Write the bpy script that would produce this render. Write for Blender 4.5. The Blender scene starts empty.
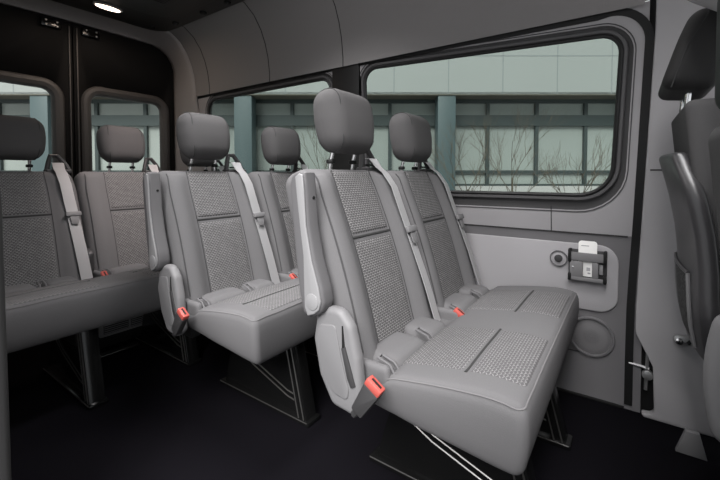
import bpy, bmesh, math, random
from mathutils import Vector, Matrix, Euler
R = random.Random(4)
sc = bpy.context.scene
COL = sc.collection
PI = math.pi
TH, PH, FOC, CYP, EYE = .6136, .03, 382.44, 186.36, .93

# ------------------------------------------------------------------ materials
def nodes(name):
    m = bpy.data.materials.new(name); m.use_nodes = True
    nt = m.node_tree
    return m, nt, nt.nodes['Principled BSDF']

def mat(name, col, rough=.5, metal=0, bump=0, scale=400, var=0, spec=.5, coat=0, detail=2, emit=None):
    m, nt, b = nodes(name)
    c = (*col, 1) if len(col) == 3 else col
    b.inputs['Base Color'].default_value = c
    b.inputs['Roughness'].default_value = rough
    b.inputs['Metallic'].default_value = metal
    b.inputs['Specular IOR Level'].default_value = spec
    b.inputs['Coat Weight'].default_value = coat
    if emit:
        b.inputs['Emission Color'].default_value = (*emit[0], 1); b.inputs['Emission Strength'].default_value = emit[1]
    if bump or var:
        tc = nt.nodes.new('ShaderNodeTexCoord'); no = nt.nodes.new('ShaderNodeTexNoise')
        no.inputs['Scale'].default_value = scale; no.inputs['Detail'].default_value = detail
        nt.links.new(tc.outputs['Object'], no.inputs['Vector'])
        if bump:
            bp = nt.nodes.new('ShaderNodeBump'); bp.inputs['Strength'].default_value = bump; bp.inputs['Distance'].default_value = .002
            nt.links.new(no.outputs['Fac'], bp.inputs['Height']); nt.links.new(bp.outputs['Normal'], b.inputs['Normal'])
        if var:
            mx = nt.nodes.new('ShaderNodeMix'); mx.data_type = 'RGBA'
            mx.inputs['A'].default_value = tuple(x * (1 - var) for x in c[:3]) + (1,)
            mx.inputs['B'].default_value = tuple(min(1, x * (1 + var)) for x in c[:3]) + (1,)
            nt.links.new(no.outputs['Fac'], mx.inputs['Factor']); nt.links.new(mx.outputs['Result'], b.inputs['Base Color'])
    return m

def math_node(nt, op, a, b=None, c=None):
    n = nt.nodes.new('ShaderNodeMath'); n.operation = op
    for i, v in enumerate((a, b, c)):
        if v is None: continue
        if isinstance(v, (int, float)): n.inputs[i].default_value = v
        else: nt.links.new(v, n.inputs[i])
    return n.outputs[0]

def pattern_fabric(lo=(.075, .073, .074), hi=(.265, .258, .257), name='patterned_seat_fabric'):
    """woven insert cloth: short pale dashes leaning left and right by turns on a dark ground"""
    m, nt, b = nodes(name)
    uv = nt.nodes.new('ShaderNodeUVMap'); sep = nt.nodes.new('ShaderNodeSeparateXYZ')
    nt.links.new(uv.outputs[0], sep.inputs[0])
    u, v = sep.outputs['X'], sep.outputs['Y']
    PU, PV = .0135, .0072
    row = math_node(nt, 'FLOOR', math_node(nt, 'DIVIDE', v, PV))
    # every other row is shifted half a step
    sh = math_node(nt, 'MULTIPLY', math_node(nt, 'MODULO', math_node(nt, 'ADD', row, 1000.), 2.), .5)
    cu = math_node(nt, 'FRACT', math_node(nt, 'ADD', math_node(nt, 'DIVIDE', u, PU), sh))
    cv = math_node(nt, 'FRACT', math_node(nt, 'DIVIDE', v, PV))
    fu = math_node(nt, 'ABSOLUTE', math_node(nt, 'SUBTRACT', cu, .5))       # 0 centre .. .5
    # chevron: the dash line bends around the middle of the cell
    line = math_node(nt, 'ABSOLUTE', math_node(nt, 'SUBTRACT', cv, math_node(nt, 'ADD', .75, math_node(nt, 'MULTIPLY', fu, -1.15))))
    mr = nt.nodes.new('ShaderNodeMapRange'); mr.interpolation_type = 'SMOOTHSTEP'
    mr.inputs['From Min'].default_value = .12; mr.inputs['From Max'].default_value = .27
    mr.inputs['To Min'].default_value = 1; mr.inputs['To Max'].default_value = 0
    nt.links.new(line, mr.inputs['Value'])
    gate = math_node(nt, 'LESS_THAN', fu, .40)
    f = math_node(nt, 'MULTIPLY', mr.outputs[0], gate)
    tc = nt.nodes.new('ShaderNodeTexCoord'); no = nt.nodes.new('ShaderNodeTexNoise'); no.inputs['Scale'].default_value = 55
    nt.links.new(tc.outputs['Object'], no.inputs['Vector'])
    f2 = math_node(nt, 'MULTIPLY', f, math_node(nt, 'ADD', math_node(nt, 'MULTIPLY', no.outputs['Fac'], 1.2), .25))
    mx = nt.nodes.new('ShaderNodeMix'); mx.data_type = 'RGBA'
    mx.inputs['A'].default_value = (*lo, 1); mx.inputs['B'].default_value = (*hi, 1)
    nt.links.new(f2, mx.inputs['Factor']); nt.links.new(mx.outputs['Result'], b.inputs['Base Color'])
    b.inputs['Roughness'].default_value = .9; b.inputs['Specular IOR Level'].default_value = .2
    bp = nt.nodes.new('ShaderNodeBump'); bp.inputs['Strength'].default_value = .4; bp.inputs['Distance'].default_value = .001
    nt.links.new(f, bp.inputs['Height']); nt.links.new(bp.outputs['Normal'], b.inputs['Normal'])
    return m

def glass(name, tint, refl=.06):
    m = bpy.data.materials.new(name); m.use_nodes = True; nt = m.node_tree
    for n in list(nt.nodes): nt.nodes.remove(n)
    out = nt.nodes.new('ShaderNodeOutputMaterial'); mix = nt.nodes.new('ShaderNodeMixShader')
    t = nt.nodes.new('ShaderNodeBsdfTransparent'); t.inputs[0].default_value = (*tint, 1)
    g = nt.nodes.new('ShaderNodeBsdfGlossy'); g.inputs['Roughness'].default_value = .01
    lw = nt.nodes.new('ShaderNodeLayerWeight'); lw.inputs['Blend'].default_value = .12
    f = math_node(nt, 'MULTIPLY', lw.outputs['Fresnel'], 1.0)
    nt.links.new(f, mix.inputs[0]); nt.links.new(t.outputs[0], mix.inputs[1]); nt.links.new(g.outputs[0], mix.inputs[2])
    nt.links.new(mix.outputs[0], out.inputs['Surface'])
    return m

def net_mat():
    m, nt, b = nodes('pocket_net'); b.inputs['Roughness'].default_value = .8
    tc = nt.nodes.new('ShaderNodeTexCoord'); vo = nt.nodes.new('ShaderNodeTexVoronoi'); vo.inputs['Scale'].default_value = 130
    nt.links.new(tc.outputs['Object'], vo.inputs['Vector'])
    cr = nt.nodes.new('ShaderNodeMapRange'); cr.inputs['From Min'].default_value = .3; cr.inputs['From Max'].default_value = .6
    nt.links.new(vo.outputs['Distance'], cr.inputs['Value'])
    mx = nt.nodes.new('ShaderNodeMix'); mx.data_type = 'RGBA'
    mx.inputs['A'].default_value = (.004, .004, .004, 1); mx.inputs['B'].default_value = (.05, .05, .05, 1)
    nt.links.new(cr.outputs[0], mx.inputs['Factor']); nt.links.new(mx.outputs['Result'], b.inputs['Base Color'])
    return m

M = dict(
    fabric=mat('grey_seat_fabric', (.128, .125, .1275), .92, bump=.35, scale=700, var=.12, spec=.2),
    head=mat('headrest_fabric', (.078, .0755, .076), .9, bump=.3, scale=700, var=.1, spec=.2),
    insert=pattern_fabric(),
    cab_cloth=mat('shaded_cab_cloth', (.080, .078, .079), .9, bump=.3, scale=700, var=.1, spec=.2), cab_head=mat('black_trim_shaded_headrest', (.013, .0125, .0125), .75),  # cab cloth and headrest darkened, the cab's shade is in their colour
    frame_in=mat('window_frame_plastic', (.075, .073, .075), .5),
    seam=mat('seam_thread', (.03, .03, .03), .9),
    piping=mat('grey_piping', (.14, .136, .138), .85),
    plastic=mat('grey_grained_plastic', (.165, .162, .165), .55, bump=.1, scale=900),
    plastic_light=mat('pale_grey_plastic', (.25, .247, .25), .4, bump=.05, scale=900),
    plastic_dark=mat('charcoal_plastic', (.035, .034, .035), .5, bump=.1, scale=900),
    wall=mat('grey_wall_panel', (.345, .335, .343), .55, bump=.12, scale=600),
    wall_low=mat('grey_lower_wall_panel', (.345, .335, .345), .6, bump=.12, scale=600),
    liner=mat('headliner_felt', (.25, .24, .238), .9, bump=.3, scale=500, var=.06, spec=.2),
    liner_frame=mat('grey_rear_frame_plastic', (.36, .345, .342), .6, bump=.1, scale=500),
    black=mat('black_plastic', (.008, .008, .008), .55, spec=.3),
    gloss=mat('black_gloss_paint', (.006, .006, .006), .18, spec=.5),
    steel=mat('black_coated_steel', (.02, .02, .02), .3, spec=.6),
    rubber=mat('black_rubber', (.01, .01, .01), .5),
    door=mat('black_door_panel', (.007, .0065, .0065), .75, bump=.1, scale=500, spec=.25),
    doortrim=mat('dark_grey_door_trim', (.085, .08, .078), .55, bump=.1, scale=600),
    chrome=mat('polished_chrome', (.85, .85, .85), .15, metal=1),
    greysteel=mat('dull_grey_steel', (.45, .45, .45), .4, metal=.8),
    red=mat('red_button_plastic', (.42, .075, .06), .5),
    belt=mat('grey_belt_webbing', (.33, .326, .33), .6, bump=.2, scale=900),
    carpet=mat('black_carpet', (.0045, .004, .0055), 1, bump=.8, scale=600, var=.35, spec=.05),
    white=mat('white_card', (.85, .84, .82), .6),
    print_grey=mat('grey_print', (.35, .35, .36), .7),
    net=net_mat(),
    glass=glass('tinted_window_glass', (.60, .635, .615)),
    glass_rear=glass('rear_window_glass', (.74, .76, .74)),
    console=mat('dark_ceiling_plastic', (.022, .021, .02), .45, bump=.1, scale=600),
    lens=mat('lamp_lens', (.9, .85, .75), .3, emit=((1, .80, .64), 3.0)),
    wall_dark=mat('dark_grey_lower_panel', (.15, .146, .151), .6, bump=.12, scale=600),
    recess=mat('dark_recess_shade', (.045, .044, .045), .6),
    bezel=mat('grey_speaker_bezel', (.13, .127, .131), .6),
    lens_dim=mat('added_lamp_lens', (.8, .8, .8), .4, emit=((1, .98, .97), .8)),  # glow of the added ceiling panels and rear spot
    facade=mat('white_facade_panel', (.39, .408, .397), .4, var=.02, scale=.6),
    joint=mat('grey_panel_joint', (.30, .32, .32), .7),
    column=mat('blue_grey_column', (.085, .12, .127), .5),
    frame_ext=mat('dark_green_window_frame', (.05, .065, .065), .5),
    soffit=mat('brown_soffit_panel', (.13, .12, .095), .8, var=.4, scale=1.2),
    pane=mat('sky_coloured_pane', (.35, .38, .36), .12, var=.15, scale=.8, spec=.6),  # pale base colour stands in for reflected sky
    plinth=mat('pale_concrete', (.5, .49, .48), .8, var=.06, scale=2),
    asphalt=mat('grey_paving', (.34, .34, .345), .9, var=.12, scale=3),
    bark=mat('grey_brown_bark', (.13, .11, .085), .9),
    grass=mat('short_grass', (.11, .14, .06), .95, var=.3, scale=4),
)

# ------------------------------------------------------------------ mesh helpers
def link(name, me, m, parent=None, sharp=38):
    o = bpy.data.objects.new(name, me); COL.objects.link(o)
    if m is not None and not me.materials: me.materials.append(m)
    if parent is not None: o.parent = parent
    if sharp is not None and len(me.polygons):
        me.polygons.foreach_set('use_smooth', [True] * len(me.polygons))
        me.set_sharp_from_angle(angle=math.radians(sharp))
    return o

def tag(o, label=None, cat=None, group=None, kind=None):
    for k, v in (('label', label), ('category', cat), ('group', group), ('kind', kind)):
        if v: o[k] = v
    return o

def thing(name, label, cat, loc=(0, 0, 0), rz=0, group=None):
    o = bpy.data.objects.new(name, None); COL.objects.link(o)
    o.empty_display_size = .05; o.location = loc; o.rotation_euler = (0, 0, rz)
    return tag(o, label, cat, group)

class MB:
    def __init__(s): s.bm = bmesh.new()
    def _merge(s, bm, M4=None):
        if M4 is not None: bmesh.ops.transform(bm, matrix=M4, verts=bm.verts)
        me = bpy.data.meshes.new('tmp'); bm.to_mesh(me); bm.free(); s.bm.from_mesh(me); bpy.data.meshes.remove(me); return s
    def box(s, x0, x1, y0, y1, z0, z1, b=.004, seg=2, M4=None):
        bm = bmesh.new(); bmesh.ops.create_cube(bm, size=1)
        bmesh.ops.scale(bm, vec=(x1 - x0, y1 - y0, z1 - z0), verts=bm.verts)
        bmesh.ops.translate(bm, vec=((x0 + x1) / 2, (y0 + y1) / 2, (z0 + z1) / 2), verts=bm.verts)
        if b: bmesh.ops.bevel(bm, geom=list(bm.edges), offset=b, segments=seg, profile=.5, affect='EDGES', clamp_overlap=True)
        return s._merge(bm, M4)
    def prism(s, pts, axis, a, b, bev=.004, seg=2, M4=None):
        """2-D outline extruded along an axis; y-axis outlines are (x,z), x-axis (y,z), z-axis (x,y)"""
        bm = bmesh.new()
        f3 = {'y': lambda p, h: (p[0], h, p[1]), 'x': lambda p, h: (h, p[0], p[1]), 'z': lambda p, h: (p[0], p[1], h)}[axis]
        lo = [bm.verts.new(f3(p, a)) for p in pts]; hi = [bm.verts.new(f3(p, b)) for p in pts]
        n = len(pts); caps = [bm.faces.new(lo), bm.faces.new(hi[::-1])]
        for i in range(n): bm.faces.new((lo[i], hi[i], hi[(i + 1) % n], lo[(i + 1) % n]))
        bmesh.ops.recalc_face_normals(bm, faces=bm.faces)
        if bev:
            es = [e for f in caps for e in f.edges]
            bmesh.ops.bevel(bm, geom=es, offset=bev, segments=seg, profile=.5, affect='EDGES', clamp_overlap=True)
        return s._merge(bm, M4)
    def tube(s, pts, r, n=8, closed=False, M4=None):
        bm = bmesh.new(); P = [Vector(p) for p in pts]; k = len(P); rings = []
        up = None
        for i in range(k):
            a = P[(i - 1) % k] if (closed or i > 0) else P[i]; c = P[(i + 1) % k] if (closed or i < k - 1) else P[i]
            t = (c - a).normalized()
            if up is None:
                up = t.orthogonal().normalized()
            else:
                up = (up - t * up.dot(t)); up = up.normalized() if up.length > 1e-6 else t.orthogonal().normalized()
            w = t.cross(up)
            rr = r[i] if isinstance(r, (list, tuple)) else r
            rings.append([bm.verts.new(P[i] + (up * math.cos(2 * PI * j / n) + w * math.sin(2 * PI * j / n)) * rr) for j in range(n)])
        for i in range(k if closed else k - 1):
            A, B = rings[i], rings[(i + 1) % k]
            for j in range(n): bm.faces.new((A[j], A[(j + 1) % n], B[(j + 1) % n], B[j]))
        if not closed: bm.faces.new(rings[0][::-1]); bm.faces.new(rings[-1])
        return s._merge(bm, M4)
    def cyl(s, c, axis, r, h, n=24, b=.002, M4=None):
        bm = bmesh.new(); bmesh.ops.create_cone(bm, cap_ends=True, segments=n, radius1=r, radius2=r, depth=h)
        if b: bmesh.ops.bevel(bm, geom=[e for e in bm.edges if len(e.link_faces) == 2 and any(len(f.verts) > 4 for f in e.link_faces)], offset=b, segments=2, profile=.5, affect='EDGES')
        rot = {'z': Matrix(), 'y': Matrix.Rotation(PI / 2, 4, 'X'), 'x': Matrix.Rotation(PI / 2, 4, 'Y')}[axis]
        return s._merge(bm, (M4 or Matrix()) @ Matrix.Translation(c) @ rot)
    def grid(s, rows, closed_u=False, closed_v=False):
        bm = bmesh.new(); V = [[bm.verts.new(p) for p in r] for r in rows]
        a, b = len(V), len(V[0])
        for i in range(a if closed_v else a - 1):
            for j in range(b if closed_u else b - 1):
                bm.faces.new((V[i][j], V[i][(j + 1) % b], V[(i + 1) % a][(j + 1) % b], V[(i + 1) % a][j]))
        bmesh.ops.recalc_face_normals(bm, faces=bm.faces)
        return s._merge(bm)
    def me(s, name):
        m = bpy.data.meshes.new(name); s.bm.to_mesh(m); s.bm.free(); return m
    def build(s, name, m, parent=None, sharp=38): return link(name, s.me(name), m, parent, sharp)

def edge_spaced(h, r, n):
    """n+1 positions in -h..h, dense within r of the ends"""
    k = max(3, n // 4); mid = n - 2 * k
    e = [h - r + r * math.sin(PI / 2 * i / k) for i in range(k + 1)]
    out = [-x for x in reversed(e)] + [-(h - r) + 2 * (h - r) * i / mid for i in range(1, mid)] + e
    return out

def soft_box(hx, hy, hz, r, n, warp):
    """closed rounded box (half sizes, edge radius) whose points go through warp(x,y,z)"""
    X, Y, Z = (edge_spaced(h, r, k) for h, k in zip((hx, hy, hz), n))
    bm = bmesh.new(); cache = {}
    def v(x, y, z):
        key = (round(x, 6), round(y, 6), round(z, 6))
        if key not in cache:
            p = Vector((x, y, z)); q = Vector((max(-(hx - r), min(hx - r, x)), max(-(hy - r), min(hy - r, y)), max(-(hz - r), min(hz - r, z))))
            d = p - q
            if d.length > 1e-9: p = q + d.normalized() * r
            cache[key] = bm.verts.new(warp(*p))
        return cache[key]
    def face(A, B, f):
        for i in range(len(A) - 1):
            for j in range(len(B) - 1):
                q = [f(A[i], B[j]), f(A[i + 1], B[j]), f(A[i + 1], B[j + 1]), f(A[i], B[j + 1])]
                if len(set(q)) == 4:
                    try: bm.faces.new(q)
                    except ValueError: pass
    for sgn in (-1, 1):
        face(X, Y, lambda a, b: v(a, b, sgn * hz)); face(X, Z, lambda a, b: v(a, sgn * hy, b)); face(Y, Z, lambda a, b: v(sgn * hx, a, b))
    bmesh.ops.recalc_face_normals(bm, faces=bm.faces)
    return bm

def soft_mesh(name, *a):
    bm = soft_box(*a); me = bpy.data.meshes.new(name); bm.to_mesh(me); bm.free(); return me

def patch(name, u0, u1, v0, v1, surf, nu=14, nv=16, lift=.004, sink=.004):
    """a stitched panel lying on a surface: surf(u, v, e) -> point, e = height above it; UVs in metres"""
    bm = bmesh.new(); uvl = bm.loops.layers.uv.new('UVMap'); us = [u0 + (u1 - u0) * i / nu for i in range(nu + 1)]; vs = [v0 + (v1 - v0) * i / nv for i in range(nv + 1)]
    uvd = {}; V = []
    for j, vv in enumerate(vs):
        row = []
        for i, uu in enumerate(us):
            e = lift if 0 < i < nu and 0 < j < nv else -sink
            q = bm.verts.new(surf(uu, vv, e)); uvd[q] = (uu, vv); row.append(q)
        V.append(row)
    for j in range(nv):
        for i in range(nu):
            f = bm.faces.new((V[j][i], V[j][i + 1], V[j + 1][i + 1], V[j + 1][i]))
            for l in f.loops: l[uvl].uv = uvd[l.vert]
    # underside, so the panel has a thickness
    lo = [[bm.verts.new(surf(uu, vv, -sink - .004)) for uu in us] for vv in vs]
    for j in range(nv):
        for i in range(nu):
            bm.faces.new((lo[j][i], lo[j + 1][i], lo[j + 1][i + 1], lo[j][i + 1]))
    ring = [(0, i) for i in range(nu)] + [(j, nu) for j in range(nv)] + [(nv, i) for i in range(nu, 0, -1)] + [(j, 0) for j in range(nv, 0, -1)]
    for k in range(len(ring)):
        a, b = ring[k], ring[(k + 1) % len(ring)]
        bm.faces.new((V[a[0]][a[1]], lo[a[0]][a[1]], lo[b[0]][b[1]], V[b[0]][b[1]]))
    bmesh.ops.recalc_face_normals(bm, faces=bm.faces)
    me = bpy.data.meshes.new(name); bm.to_mesh(me); bm.free(); return me

def ss(a, b, x):
    t = max(0, min(1, (x - a) / (b - a))); return t * t * (3 - 2 * t)

def rounded_poly(corners, n=8):
    """corners (x, y, radius) in order -> smooth outline"""
    out = []; k = len(corners)
    for i in range(k):
        p = Vector(corners[i][:2]); a = Vector(corners[i - 1][:2]); c = Vector(corners[(i + 1) % k][:2]); r = corners[i][2]
        if r <= 0: out.append(tuple(p)); continue
        d1 = (a - p).normalized(); d2 = (c - p).normalized()
        ang = d1.angle(d2); t = min(r / math.tan(ang / 2), (a - p).length * .49, (c - p).length * .49)
        r2 = t * math.tan(ang / 2); cen = p + (d1 + d2).normalized() * (r2 / math.sin(ang / 2))
        s0 = p + d1 * t - cen; s1 = p + d2 * t - cen
        a0 = math.atan2(s0.y, s0.x); da = math.atan2(s1.y, s1.x) - a0
        while da > PI: da -= 2 * PI
        while da < -PI: da += 2 * PI
        for j in range(n + 1):
            q = cen + Vector((math.cos(a0 + da * j / n), math.sin(a0 + da * j / n))) * r2
            out.append((q.x, q.y))
    return out

def offset_poly(pts, d):
    """outline moved outwards by d"""
    k = len(pts); area = sum(pts[i][0] * pts[(i + 1) % k][1] - pts[(i + 1) % k][0] * pts[i][1] for i in range(k))
    sg = 1 if area > 0 else -1; out = []
    for i in range(k):
        a, b, c = Vector(pts[i - 1]), Vector(pts[i]), Vector(pts[(i + 1) % k])
        e1 = (b - a); e2 = (c - b)
        if e1.length < 1e-9: e1 = e2
        if e2.length < 1e-9: e2 = e1
        n1 = Vector((e1.y, -e1.x)).normalized() * sg; n2 = Vector((e2.y, -e2.x)).normalized() * sg
        n = (n1 + n2); n = n.normalized() if n.length > 1e-6 else n1
        out.append(tuple(b + n * d / max(.4, n.dot(n1))))
    return out

def boolean_cut(o, cutter):
    md = o.modifiers.new('cut', 'BOOLEAN'); md.operation = 'DIFFERENCE'; md.solver = 'EXACT'; md.object = cutter
    dg = bpy.context.evaluated_depsgraph_get(); dg.update()
    me = bpy.data.meshes.new_from_object(o.evaluated_get(dg)); o.modifiers.remove(md); old = o.data; o.data = me
    bpy.data.meshes.remove(old); bpy.data.objects.remove(cutter)

def copy_tree(o, parent=None):
    c = o.copy(); COL.objects.link(c)
    if parent is not None: c.parent = parent
    for ch in list(o.children): copy_tree(ch, c)
    return c

# ------------------------------------------------------------------ the van's shell
XR = -3.10            # rear doors
NEAR = .21            # near side wall
PROF = [(1.83, 0), (1.83, .66), (1.822, .69), (1.81, .78), (1.795, .90), (1.78, 1.15), (1.762, 1.40), (1.752, 1.56)]
COVE = [(1.735, 1.545), (1.735, 1.60), (1.722, 1.70), (1.700, 1.78), (1.665, 1.86), (1.61, 1.935), (1.54, 1.985), (1.45, 2.01), (1.30, 2.022), (1.02, 2.026)]
def wall_y(z):
    for (y0, z0), (y1, z1) in zip(PROF, PROF[1:]):
        if z <= z1: return y0 + (y1 - y0) * (z - z0) / (z1 - z0)
    return PROF[-1][0]

# floor, one carpet with a turned-down sill at the open doorway
fl = MB().box(XR + .01, 1.1, NEAR, 1.86, -.06, 0, .006).build('floor', M['carpet']); tag(fl, kind='structure')

# far side wall with its two window openings
W1 = rounded_poly([(-1.195, .85, .09), (-.062, .853, .115), (-.036, 1.457, .065), (-1.20, 1.507, .07)], 8)
W2 = rounded_poly([(-2.63, .85, .09), (-1.47, .85, .09), (-1.455, 1.495, .06), (-2.665, 1.495, .09)], 8)
W1B = rounded_poly([(-1.195, .825, .09), (-.060, .828, .125), (-.036, 1.457, .065), (-1.20, 1.507, .07)], 8)
W2B = rounded_poly([(-2.63, .825, .09), (-1.47, .825, .09), (-1.455, 1.495, .06), (-2.665, 1.495, .09)], 8)
rows = []
NX = 44
for i in range(NX + 1):
    x = XR - .02 + (.05 - XR + .02) * i / NX
    ins = [(x, y, z) for y, z in PROF]; outs = [(x, y + .05, z) for y, z in reversed(PROF)]
    rows.append(ins + outs)
wb = MB(); bm = bmesh.new(); V = [[bm.verts.new(p) for p in r] for r in rows]; nn = len(V[0])
for i in range(NX):
    for j in range(nn): bm.faces.new((V[i][j], V[i][(j + 1) % nn], V[i + 1][(j + 1) % nn], V[i + 1][j]))
bm.faces.new(V[0][::-1]); bm.faces.new(V[-1]); bmesh.ops.recalc_face_normals(bm, faces=bm.faces); wb._merge(bm)
wall = wb.build('wall_left', M['wall'], sharp=25); tag(wall, kind='structure')
for W in (W1B, W2B):
    c = MB().prism(offset_poly(W, .044), 'y', 1.6, 2.0, 0).build('cut', None)
    boolean_cut(wall, c)
wall.data.polygons.foreach_set('use_smooth', [True] * len(wall.data.polygons)); wall.data.set_sharp_from_angle(angle=math.radians(25))
wall.data.materials.append(M['wall_dark'])
for f in wall.data.polygons:
    if f.center.z < .69: f.material_index = 1
# long seam under the windows and the upright joint below the front window's corner
s = MB(); s.tube([(x, wall_y(.688) - .0005, .688) for x in (-2.95, -.001)], .0032, 6)
s.tube([(-.272, wall_y(z) - .0005, z) for z in (.69, .80)], .002, 6)
s.build('seam', M['seam'], wall)

def ring_surface(W, steps, mt, name, parent, yfun):
    """a moulded ring round a window: steps = (outline offset, depth towards the room)"""
    rows = []
    for off, dep in steps:
        rows.append([(x, yfun(z) - dep, z) for x, z in offset_poly(W, off)])
    return MB().grid(rows, closed_u=True).build(name, mt, parent, 30)

for k, W in ((1, W1), (2, W2)):
    w = thing('window_%d' % k, None, None, (0, 0, 0)); w['kind'] = 'structure'
    pane = MB(); P = offset_poly(W, .012)
    bm = bmesh.new()
    a = [bm.verts.new((x, wall_y(z) + .012, z)) for x, z in P]; b = [bm.verts.new((x, wall_y(z) + .017, z)) for x, z in P]
    bm.faces.new(a); bm.faces.new(b[::-1])
    for i in range(len(a)): bm.faces.new((a[i], b[i], b[(i + 1) % len(a)], a[(i + 1) % len(a)]))
    bmesh.ops.recalc_face_normals(bm, faces=bm.faces); pane._merge(bm).build('glass_pane', M['glass'], w, 20)
    ring_surface(W, [(.014, -.02), (.0, -.008), (-.003, .0), (.0, .007), (.006, .010), (.012, .006), (.015, -.004)], M['rubber'], 'rubber_gasket', w, wall_y)
    ring_surface(W, [(.012, -.01), (.013, .004), (.016, .008), (.025, .009), (.028, .005), (.029, -.02)], M['frame_in'], 'window_frame', w, wall_y)
    WB = W1B if k == 1 else W2B
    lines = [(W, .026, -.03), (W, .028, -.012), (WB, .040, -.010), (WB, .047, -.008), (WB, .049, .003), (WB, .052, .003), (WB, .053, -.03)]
    MB().grid([[(x, wall_y(z) - dep, z) for x, z in offset_poly(O, off)] for O, off, dep in lines], closed_u=True).build('shadow_gap', M['recess'], w, 30)  # dark gap ring; its wide lower band has the ledge's shade painted in

# black joint that runs above both windows, turns down behind the front one and ends at the floor
arch = [(-2.80, 1.552), (-1.3, 1.556)] + [p for p in rounded_poly([(-1.3, 1.556, 0), (.056, 1.545, .12), (.026, .72, .0)], 10)[1:-1]] + [(.026, .72), (.018, .55), (.013, .42), (.011, .25), (.011, .02)]
_a2 = []
for a, b in zip(arch, arch[1:]):
    n_ = max(1, int((Vector(b) - Vector(a)).length / .04)); _a2 += [tuple(Vector(a).lerp(Vector(b), i / n_)) for i in range(n_)]
arch = _a2 + [arch[-1]]
rows = []
for i, (x, z) in enumerate(arch):
    a = Vector(arch[max(0, i - 1)]); b = Vector(arch[min(len(arch) - 1, i + 1)]); n = (b - a).normalized(); n = Vector((-n.y, n.x))
    w_ = .020 if x < -.10 else .0135
    q0, q1 = Vector((x, z)) + n * w_, Vector((x, z)) - n * w_
    rows.append([(q.x, wall_y(q.y) - dd, q.y) for q, dd in ((q0, -.004), (q0, .005), (q1, .005), (q1, -.004))])
j = MB().grid(rows, closed_u=True)
o = j.build('trim_1', M['black'], None, 30); tag(o, kind='structure')
o = MB().prism([(-1.425, .80), (-1.235, .80), (-1.235, 1.55), (-1.425, 1.55)], 'y', 1.742, 1.76, .002).build('trim_8', M['black']); tag(o, kind='structure')

# headliner: cove on both sides and the flat roof
full = COVE + [(2.04 - y, z) for y, z in reversed(COVE[:-1]) if z > 1.95]
rows = [[(x, y, z) for y, z in full] + [(x, y + (.03 if y > 1.02 else -.03), z + .04) for y, z in reversed(full)] for x in (-2.86, -2.2, -1.4, -.6, .035)]
ce = MB(); ce.grid(rows, closed_u=True); ceil = ce.build('ceiling', M['liner'], None, 40); tag(ceil, kind='structure')
s = MB()
for x in (-2.62, -1.95, -1.34):
    s.tube([(x + .02 * math.sin(i), y - .0005, z - .0003) for i, (y, z) in enumerate(COVE)] if False else [(x, y - .0005, z - .0003) for y, z in COVE], .0026, 6)
s.build('liner_seam', M['seam'], ceil)
# roof skin and cab roof ahead of the headliner
rf = MB(); rf.box(-3.2, 1.5, .24, 1.93, 2.08, 2.11, .01); rf.box(.05, 1.5, .3, 1.76, 2.0, 2.07, .01)
o = rf.build('ceiling_roof', M['liner']); tag(o, kind='structure')

# rear frame: wall, cove and roof profile swept into the door opening
OUT = [(y, z) for y, z in PROF[:-1]] + COVE
DO = rounded_poly([(1.735, 0, 0), (1.725, 1.958, .20), (1.02, 1.965, 0)], 14)
def resample(pts, n):
    P = [Vector(p) for p in pts]; L = [0]
    for a, b in zip(P, P[1:]): L.append(L[-1] + (b - a).length)
    out = []
    for i in range(n):
        t = L[-1] * i / (n - 1); k = 0
        while k < len(L) - 2 and L[k + 1] < t: k += 1
        f = (t - L[k]) / max(1e-9, L[k + 1] - L[k]); out.append(tuple(P[k].lerp(P[k + 1], min(1, f))))
    return out
NO = 40; A = resample(OUT, NO); B = resample(DO, NO)
rows = []
for t, xx in ((-.02, -2.80), (0, -2.84), (.12, -2.90), (.3, -2.97), (.55, -3.03), (.8, -3.065), (1, -3.075), (1.0, -3.10)):
    tt = max(0, t); line = [(xx, a[0] + (b[0] - a[0]) * tt - (.004 if 0 <= t < 1 else 0), a[1] + (b[1] - a[1]) * tt) for a, b in zip(A, B)]
    rows.append(line + [(p[0], 2.04 - p[1], p[2]) for p in reversed(line[:-1])])
o = MB().grid(rows).build('wall_back', M['liner_frame'], None, 40)
sd = o.modifiers.new('thickness', 'SOLIDIFY'); sd.thickness = .012; sd.offset = 1 if False else 0
tag(o, kind='structure')

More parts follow.
